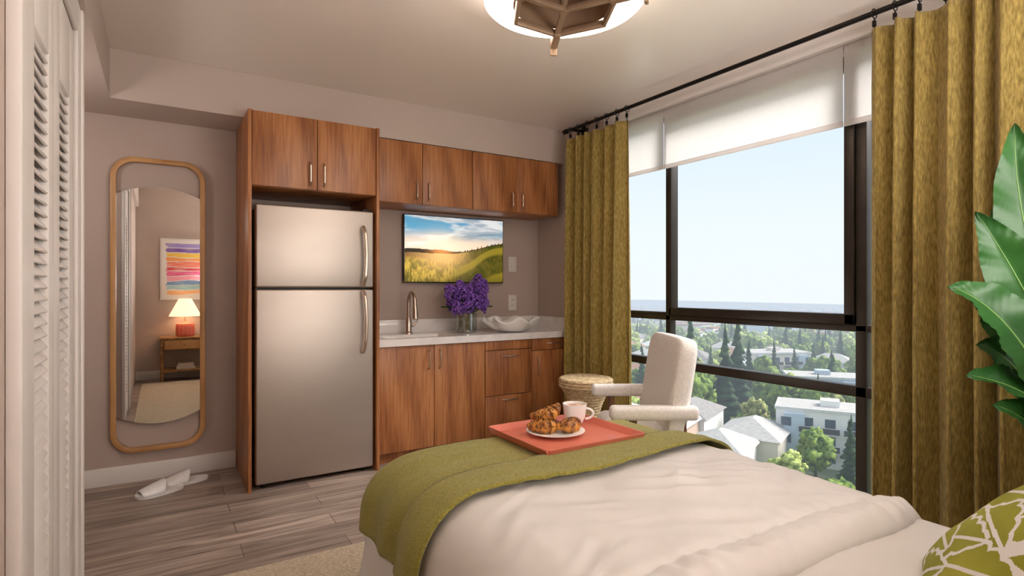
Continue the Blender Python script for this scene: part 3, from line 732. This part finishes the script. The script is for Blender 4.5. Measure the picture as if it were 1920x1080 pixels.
# ------------------------------------------------------------------ plant
pb = Vector((2.38, .36, 0.0145))
pl = thing('potted_plant', 'tall potted plant with broad glossy green leaves by the curtain', 'plant', pb)
mk('pot', G().lathe([(.0001, 0), (.12, 0), (.16, .14), (.17, .30), (.172, .32), (.155, .32), (.15, .27), (.0001, .27)], pb, 48), POTM, pl, ang=50)
mk('soil', G().cyl(pb+Vector((0, 0, .27)), pb+Vector((0, 0, .285)), .15), SOIL, pl)
def bigleaf(b0, c0, t0, wd, face, k):
    b0, c0, t0 = Vector(b0), Vector(c0), Vector(t0); fc = Vector(face).normalized()
    def cen(v): return b0*(1-v)**2+c0*2*v*(1-v)+t0*v*v
    def f(u, v):
        d = (cen(min(1, v+.01))-cen(max(0, v-.01))).normalized(); s = d.cross(fc).normalized(); nn = s.cross(d)
        q = 2*u-1; w = wd*sin(pi*min(1, max(0, v))**.8)**.8
        return cen(v)+s*q*w+nn*(abs(q)*w*.32+.006*sin(v*26+q*2)*abs(q)+.0018*sin(v*110-abs(q)*12)*abs(q))
    g = G().grid(f, 12, 90); g.tube([cen(i/20)+Vector((0, 0, .001)) for i in range(20)], [.0045*(1-i/22) for i in range(20)], 6, m=1)
    mk('leaf', g, [LEAF, RIB], pl, ang=180, recalc=False)
    s0 = pb+Vector((.02*cos(k*2), .02*sin(k*2), .27))
    mid = s0.lerp(b0, .5)+Vector((0, 0, .08))
    mk('stem', G().tube([s0*(1-v)**2+mid*2*v*(1-v)+b0*v*v for v in [i/12 for i in range(13)]], .007, 8), STEMM, pl)
bigleaf(W(1.56, 1.62, .88), W(1.42, 1.60, 1.17), W(1.225, 1.58, 1.225), .088, (-.6, -.6, .5), 1)
bigleaf(W(1.60, 1.66, 1.02), W(1.50, 1.64, 1.22), W(1.335, 1.62, 1.44), .088, (-.9, -.4, .1), 2)
bigleaf(W(1.62, 1.66, 1.05), W(1.49, 1.68, 1.42), W(1.465, 1.64, 1.70), .080, (-.9, -.5, .1), 3)
bigleaf(W(1.62, 1.6, .78), W(1.48, 1.6, .95), W(1.275, 1.58, .975), .078, (-.4, -.5, .8), 4)
bigleaf(W(1.62, 1.6, .66), W(1.5, 1.58, .84), W(1.325, 1.55, .90), .078, (-.5, -.6, .6), 5)
bigleaf(W(1.72, 1.6, 1.1), W(1.75, 1.6, 1.5), W(1.62, 1.6, 1.85), .09, (-.7, -.5, .3), 6)
bigleaf(W(1.85, 1.7, 1.0), W(1.95, 1.7, 1.4), W(2.0, 1.65, 1.6), .08, (-.5, -.5, .6), 7)
bigleaf(W(1.60, 1.5, .62), W(1.55, 1.45, .80), W(1.42, 1.42, .76), .07, (-.5, -.6, .7), 8)
bigleaf(W(1.66, 1.72, .90), W(1.55, 1.74, 1.12), W(1.41, 1.74, 1.20), .085, (-.8, -.5, .3), 9)
bigleaf(W(1.66, 1.74, 1.10), W(1.60, 1.76, 1.34), W(1.50, 1.76, 1.46), .080, (-.8, -.5, .2), 10)
bigleaf(W(1.64, 1.70, .80), W(1.54, 1.72, 1.02), W(1.42, 1.72, 1.05), .080, (-.6, -.6, .4), 11)

# ------------------------------------------------------------------ bedside (seen in the mirror)
ns = thing('nightstand', 'rattan nightstand with one drawer and open shelf by the bed', 'nightstand', (.27, -.24, 0))
mk('tabletop', G().box(-.01, .55, YN+.017, -.04, .55, .575, .005), RATTAN, ns)
mk('nightstand_body', G().box(.02, .52, YN+.02, -.06, .41, .55, .003), RATTAN, ns)
d = mk('drawer', G().box(.05, .49, -.06, -.048, .425, .54, .003), OAK, ns); mk('knob', G().lathe([(.0001, 0), (.012, .004), (.0001, .02)], (0, 0, 0), 16, T=Matrix.Translation((.27, -.048, .48)) @ Matrix.Rotation(-pi/2, 4, 'X')), BRASS, d)
mk('shelf', G().box(.02, .52, YN+.02, -.06, .13, .15, .003), RATTAN, ns)
for x in (.02, .52):
    for y in (YN+.036, -.07): mk('leg', G().cyl((x, y, 0), (x, y, .55), .018, n=14), RATTAN, ns)
for i in range(3):
    mk('book', G().box(.18+.01*i, .40-.012*i, -.30, -.12, .151+.025*i, .174+.025*i, .003), BOOKM, label='pale cloth book stacked on the nightstand shelf', cat='book', group='books on the nightstand shelf')
lp = Vector((.285, -.24, .576))
la = thing('table_lamp', 'pink ribbed table lamp with cream shade on the nightstand', 'lamp', lp)
def rib(r, z, t, i): return (r*(1+.06*sin(14*t)) if .02 < r else r, z)
mk('lamp_base', G().lathe([(.0001, 0), (.09, 0), (.105, .02), (.105, .15), (.095, .17), (.03, .18), (.012, .20), (.0001, .2)], lp, 112, mod=rib), PINK, la)
def shade(prof):
    g = G(); n = 48; vs = [(lp.x+r*cos(2*pi*k/n), lp.y+r*sin(2*pi*k/n), lp.z+z) for r, z in prof for k in range(n)]
    return g.add(vs, [(i*n+k, i*n+(k+1) % n, (i+1)*n+(k+1) % n, (i+1)*n+k) for i in range(len(prof)-1) for k in range(n)])
mk('lamp_shade', shade([(.19, .27), (.18, .29), (.075, .50)]), TSHADE, la, recalc=False)
mk('lamp_stem', G().cyl(lp+Vector((0, 0, .19)), lp+Vector((0, 0, .46)), .006), BRASS, la)
ar = thing('wall_art', 'framed abstract painting of bright horizontal brush strokes', 'painting', (.29, YN, 1.06))
mk('picture_frame', G().box(.0, .58, YN+.001, YN+.025, 1.06, 1.89, .003), WHITEP, ar)
bands = [(150, 130, 200), (120, 80, 160), (236, 190, 40), (240, 150, 60), (236, 120, 90), (214, 60, 60), (230, 90, 140), (240, 150, 170), (110, 150, 200), (150, 200, 210), (240, 180, 120)]
def artcol(s, t):
    if not (.1+.04*noise.noise(Vector((t*20, 1, 0))) < s < .9+.05*noise.noise(Vector((t*20, 5, 0)))) or not .06 < t < .94: return L3(232, 226, 220)
    k = (1-t-.06)/.88*11+.35*noise.noise(Vector((s*2, t*12, 0))); i = int(max(0, min(10, k)))
    c = L3(*bands[i]); fracp = k-i
    if fracp > .86: return L3(232, 226, 220)
    return mixc(c, L3(240, 236, 230), .3*max(0, noise.noise(Vector((s*4, t*60, 2)))+.3))
painted(ar, 'canvas', ARTM, lambda u, v: (.56-.54*u, YN+.0262, 1.08+.79*v), 60, 160, artcol)

# ------------------------------------------------------------------ exterior
GZ = -30
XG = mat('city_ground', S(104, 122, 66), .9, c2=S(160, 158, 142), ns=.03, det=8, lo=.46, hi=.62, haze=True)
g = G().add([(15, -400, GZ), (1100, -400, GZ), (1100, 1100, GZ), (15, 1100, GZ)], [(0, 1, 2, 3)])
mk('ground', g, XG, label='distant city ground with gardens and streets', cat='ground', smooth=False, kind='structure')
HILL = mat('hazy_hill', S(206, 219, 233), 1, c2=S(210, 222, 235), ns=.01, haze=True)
def hill(u, v):
    a = radians(5+85*u); R = 960; z = GZ-2+(4+6*(noise.noise(Vector((u*7, 0, 0)))+.6*noise.noise(Vector((u*20, 3, 0)))+.4))*v
    return (R*sin(a), R*cos(a), z)
mk('hills', G().grid(hill, 120, 2), HILL, label='pale blue hazy hills on the horizon', cat='hills', ang=180, kind='structure')
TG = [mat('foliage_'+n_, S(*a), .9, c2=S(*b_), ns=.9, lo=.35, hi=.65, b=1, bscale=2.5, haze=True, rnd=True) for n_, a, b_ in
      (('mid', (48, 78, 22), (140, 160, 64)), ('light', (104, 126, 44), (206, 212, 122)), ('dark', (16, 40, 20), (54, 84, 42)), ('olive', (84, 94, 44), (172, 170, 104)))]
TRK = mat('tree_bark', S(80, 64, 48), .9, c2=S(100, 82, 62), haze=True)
rnd = random.Random(3)
def decid(sd):
    g = G(); R = random.Random(sd)
    g.cyl((0, 0, 0), (0, 0, 5), .4, .25, 8, m=1)
    for i in range(46):
        a = R.uniform(0, 2*pi); q = sqrt(R.random())*3.9; z = R.uniform(2.2, 9.2); k = 1-abs(z-5.4)/6
        ico(g, (q*k*1.2*cos(a), q*k*1.2*sin(a), z), R.uniform(.7, 1.5), 2, .9, seed=i+sd*30, fr=2.8)
    return g
def conif(sd):
    g = G(); g.cyl((0, 0, 0), (0, 0, 3), .35, .3, 8, m=1)
    R = random.Random(sd)
    for k in range(13):
        z = 1.2+k*.95; r = 2.5*(1-k/13.6)*R.uniform(.8, 1.15)
        def md(r_, z_, t, i): return (r_*(1+.5*noise.noise(Vector((cos(t)*3, sin(t)*3, k*2+sd)))), z_+.3*noise.noise(Vector((cos(t)*4, sin(t)*4, k+sd))))
        g.lathe([(r, 0), (r*.6, .7), (.05, 1.9)], (R.uniform(-.2, .2), R.uniform(-.2, .2), z), 14, mod=md)
    return g
protos = []
for k in range(4): protos.append(('tree', decid(k), TG[[0, 1, 3, 0][k]], 'leafy green tree among the houses below'))
for k in range(2): protos.append(('conifer_tree', conif(k), TG[2], 'dark green conifer rising above the houses below'))
def city(az, d): return Vector((d*sin(radians(az)), d*cos(radians(az)), GZ))
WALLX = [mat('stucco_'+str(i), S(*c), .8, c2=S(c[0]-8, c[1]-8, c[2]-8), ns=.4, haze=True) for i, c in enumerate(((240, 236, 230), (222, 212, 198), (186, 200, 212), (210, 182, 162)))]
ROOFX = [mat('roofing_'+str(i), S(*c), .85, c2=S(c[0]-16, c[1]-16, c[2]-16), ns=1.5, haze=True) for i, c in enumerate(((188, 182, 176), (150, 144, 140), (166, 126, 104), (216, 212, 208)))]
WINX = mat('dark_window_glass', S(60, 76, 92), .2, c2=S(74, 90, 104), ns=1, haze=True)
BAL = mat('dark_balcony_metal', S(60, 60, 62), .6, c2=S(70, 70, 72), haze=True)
def apartment(w, dp, nf):
    g = G(); h = nf*3.0+.6
    g.box(-w/2, w/2, -dp/2, dp/2, 0, h, 0)
    g.box(-w/2-.2, w/2+.2, -dp/2-.2, dp/2+.2, h, h+.5, 0, m=1); g.box(-w/2+.3, w/2-.3, -dp/2+.3, dp/2-.3, h+.5, h+.52, 0, m=4)
    g.box(-1.5, 1.5, -1.5, 1.5, h+.5, h+1.6, 0)
    for x in (-w/2+3, w/2-3):
        for sg in (-1, 1): g.box(x-1.6, x+1.6, min(sg*dp/2, sg*(dp/2+1)), max(sg*dp/2, sg*(dp/2+1)), 0, h-.4, 0, m=5)
    n = int(w/3)
    for f in range(nf):
        for k in range(n):
            x = -w/2+(k+.5)*w/n
            for sg in (-1, 1):
                yy = sg*dp/2+(sg if abs(abs(x)-(w/2-3)) < 1.6 else 0)
                g.box(x-.8, x+.8, yy-.05, yy+.05, f*3+1.0, f*3+2.5, 0, m=2)
                if f > 0 and abs(abs(x)-(w/2-3)) >= 1.6:
                    y1 = yy+sg*1.2; g.box(x-1.4, x+1.4, min(yy, y1), max(yy, y1), f*3+.0, f*3+.15, 0, m=1)
                    g.box(x-1.4, x+1.4, min(y1, y1-sg*.06), max(y1, y1-sg*.06), f*3+.15, f*3+1.1, 0, m=3)
        m_ = int(dp/3)
        for k in range(m_):
            y = -dp/2+(k+.5)*dp/m_
            for sg in (-1, 1): g.box(sg*w/2-.05, sg*w/2+.05, y-.8, y+.8, f*3+1.0, f*3+2.5, 0, m=2)
    return g
def house(w, dp, h, rh):
    g = G(); g.box(-w/2, w/2, -dp/2, dp/2, 0, h, 0)
    e = .6; rl = max(0, (w-dp)/2)
    v = [(-w/2-e, -dp/2-e, h), (w/2+e, -dp/2-e, h), (w/2+e, dp/2+e, h), (-w/2-e, dp/2+e, h), (-rl, 0, h+rh), (rl+.01, 0, h+rh)]
    g.add(v, [(0, 1, 5, 4), (1, 2, 5), (2, 3, 4, 5), (3, 0, 4), (3, 2, 1, 0)], 1)
    for x in (-w/4, w/4):
        for sg in (-1, 1): g.box(x-.7, x+.7, sg*dp/2-.05, sg*dp/2+.05, 1, 2.4, 0, m=2)
    for sg in (-1, 1): g.box(sg*w/2-.05, sg*w/2+.05, -.8, .8, 1, 2.4, 0, m=2)
    return g
occ = []
def place(g, p, rot, mats, nm, lab, cat, grp, rad):
    T = Matrix.Translation(p) @ Matrix.Rotation(rot, 4, 'Z'); g.v = [tuple(T @ Vector(v)) for v in g.v]
    mk(nm, g, mats, label=lab, cat=cat, group=grp, smooth=False); occ.append((p.x, p.y, rad))
def cityld(l, d): return W(l, d, GZ)
for (l, d, w, dp, nf, rot, wi, lab) in ((57, 101, 17, 9, 3, -.5, 0, 'white flat-roofed apartment block with balconies'), (76, 138, 16, 9, 3, -.3, 2, 'pale blue apartment building with balconies'), (88, 190, 20, 11, 3, .1, 1, 'beige flat-roofed apartment building')):
    place(apartment(w, dp, nf), cityld(l, d), rot-TH, [WALLX[wi], ROOFX[3], WINX, BAL, ROOFX[0], WALLX[2]], 'apartment_building', lab, 'building', 'apartment buildings below', max(w, dp)*.45)
hs = [(34, 92, 0), (43, 100, 0), (36, 113, 1), (29, 104, 3), (52, 150, 1), (26, 135, 2), (64, 168, 2), (84, 156, 1), (84, 215, 2), (50, 210, 0), (66, 205, 1), (34, 200, 0), (108, 190, 0), (62, 246, 3), (80, 262, 2), (44, 262, 0), (98, 290, 3), (64, 290, 1), (24, 86, 1), (20, 114, 0), (98, 112, 0), (112, 140, 2), (40, 175, 2), (76, 185, 3), (72, 232, 1), (54, 180, 3), (92, 240, 0), (100, 215, 1), (50, 238, 2), (116, 262, 1)]
for i, (l, d, ri) in enumerate(hs):
    w = rnd.uniform(10, 13.5); place(house(w, rnd.uniform(8, 10), rnd.uniform(5, 7), rnd.uniform(2, 3)), cityld(l, d), rnd.choice((0, pi/2))+.4, [WALLX[i % 4 if i % 4 != 2 else 0], ROOFX[ri], WINX], 'house', 'house with hipped grey roof among trees' if ri in (0, 1, 3) else 'house with hipped brown roof among trees', 'house', 'houses below', 6)
nb = len(occ)
cnt = 0; tries = 0
def addtree(p, k, s):
    nm, gg, M_, lab = protos[k]
    key = 'proto_%d' % k
    if key not in ORG:
        o = mk(nm, gg, [M_, TRK], ang=180); ORG[key] = o
    else:
        o = ORG[key].copy(); COL.objects.link(o)
    o.location = p; o.scale = (s, s, s*rnd.uniform(.9, 1.2)); o.rotation_euler = (0, 0, rnd.uniform(0, 6.28))
    o['label'] = lab; o['category'] = 'tree'; o['group'] = 'trees below the window'
for (l, d, k, s) in ((50, 92, 0, .7), (56, 89, 3, .6), (61, 92, 0, .65), (43, 88, 1, .6), (68, 104, 1, .8), (48, 112, 2, .8), (48, 127, 4, 1.5), (42, 133, 5, 1.6), (54, 135, 4, 1.5), (40, 124, 0, 1.1), (59, 124, 0, 1.0), (66, 134, 1, .9)):
    p = cityld(l, d); addtree(p, k, s); occ.append((p.x, p.y, 2)); cnt += 1
while cnt < 295 and tries < 12000:
    tries += 1
    az = rnd.uniform(38, 70); d = 78+250*rnd.random()**.75
    p = city(az, d)
    if any((p.x-o[0])**2+(p.y-o[1])**2 < (o[2]+3)**2 for o in occ[:nb]): continue
    if any((p.x-o[0])**2+(p.y-o[1])**2 < 40 for o in occ[nb:]): continue
    k = rnd.choice((0, 1, 2, 3, 0, 3, 1, 4, 5)); s = rnd.uniform(.65, 1.1)*(1.1 if k > 3 else 1)
    if d < 110: s *= .75
    occ.append((p.x, p.y, 2)); addtree(p, k, s); cnt += 1
g = G()
for i in range(3400):
    az = rnd.uniform(20, 84); d = sqrt(rnd.uniform(335**2, 730**2)); p = city(az, d); r = rnd.uniform(3.0, 5.6)
    if rnd.random() < .15: g.lathe([(r*.45, 0), (r*.35, r*1.2), (.05, r*2.2)], p, 6, m=2)
    else: ico(g, (p.x, p.y, p.z+r*.5), r, 1, .5, rnd.choice((0, 1, 3)), (1, 1, .85), seed=i)
mk('distant_trees', g, TG, label='mass of hazy trees filling the distant city', cat='trees', kind='stuff', ang=180)
g = G()
for i in range(520):
    az = rnd.uniform(20, 84); d = sqrt(rnd.uniform(340**2, 740**2)); p = city(az, d); w = rnd.uniform(4, 9); h = rnd.uniform(6, 8.5)
    T = Matrix.Translation(p) @ Matrix.Rotation(rnd.uniform(0, 3), 4, 'Z'); m_ = rnd.choice((0, 0, 1, 2)); g.box(-w, w, -w*.6, w*.6, 0, h, 0, m=m_, T=T); g.box(-w*.95, w*.95, -w*.55, w*.55, h, h+1, 0, m=3, T=T)
mk('distant_buildings', g, WALLX[:3]+[ROOFX[2]], label='hazy rooftops of the distant city', cat='buildings', kind='stuff', smooth=False)

# ------------------------------------------------------------------ world & lights
w = bpy.data.worlds.new('World'); sc.world = w; w.use_nodes = True; N = w.node_tree.nodes; L = w.node_tree.links
bg = N['Background']; tc = N.new('ShaderNodeTexCoord'); sp = N.new('ShaderNodeSeparateXYZ'); cr = N.new('ShaderNodeValToRGB')
L.new(tc.outputs['Generated'], sp.inputs[0]); L.new(sp.outputs[2], cr.inputs[0]); L.new(cr.outputs[0], bg.inputs[0])
el = cr.color_ramp.elements
el[0].position = 0; el[0].color = S(226, 233, 240); el[1].position = .6; el[1].color = S(192, 213, 231)
e_ = el.new(.10); e_.color = S(224, 233, 240); e_ = el.new(.25); e_.color = S(210, 226, 238)
bg.inputs[1].default_value = 1.2
def light(kind, nm, loc, energy, col=(1, 1, 1), tgt=None, **k):
    ld = bpy.data.lights.new(nm, kind); ld.energy = energy; ld.color = col
    for a, v in k.items(): setattr(ld, a, v)
    o = bpy.data.objects.new(nm, ld); o.location = loc; COL.objects.link(o)
    if tgt is not None: o.rotation_euler = (Vector(tgt)-Vector(loc)).to_track_quat('-Z', 'Y').to_euler()
    return o
light('SUN', 'sun_light', (8, -4.5, 8), 6.2, (1, .965, .92), (0, 0, 0), angle=radians(34))
light('AREA', 'ceiling_fill_light', (1.9, -.3, 2.35), 9, (1, .95, .9), (1.0, 4.2, 1.2), shape='RECTANGLE', size=1.2, size_y=.4)
light('AREA', 'added_ceiling_uplight', (1.4, -.25, 1.3), 50, (1, .94, .88), (1.1, 1.3, 3.2), shape='RECTANGLE', size=1.8, size_y=.4)  # added uplight out of view to brighten the ceiling, not a room fixture
light('POINT', 'bedside_lamp_light', (.285, -.24, .98), 2.5, (1, .75, .5), shadow_soft_size=.05)
light('POINT', 'hall_light', (-.75, 3.3, 1.9), 10, (1, .92, .85), shadow_soft_size=.12)

cam = bpy.data.cameras.new('Camera'); co = bpy.data.objects.new('Camera', cam); COL.objects.link(co)
co.location = (0, 0, 1.22); co.rotation_euler = (pi/2, 0, -TH); cam.lens = 1056/1920*36; cam.sensor_width = 36
cam.clip_start = .02; cam.clip_end = 3000
sc.camera = co
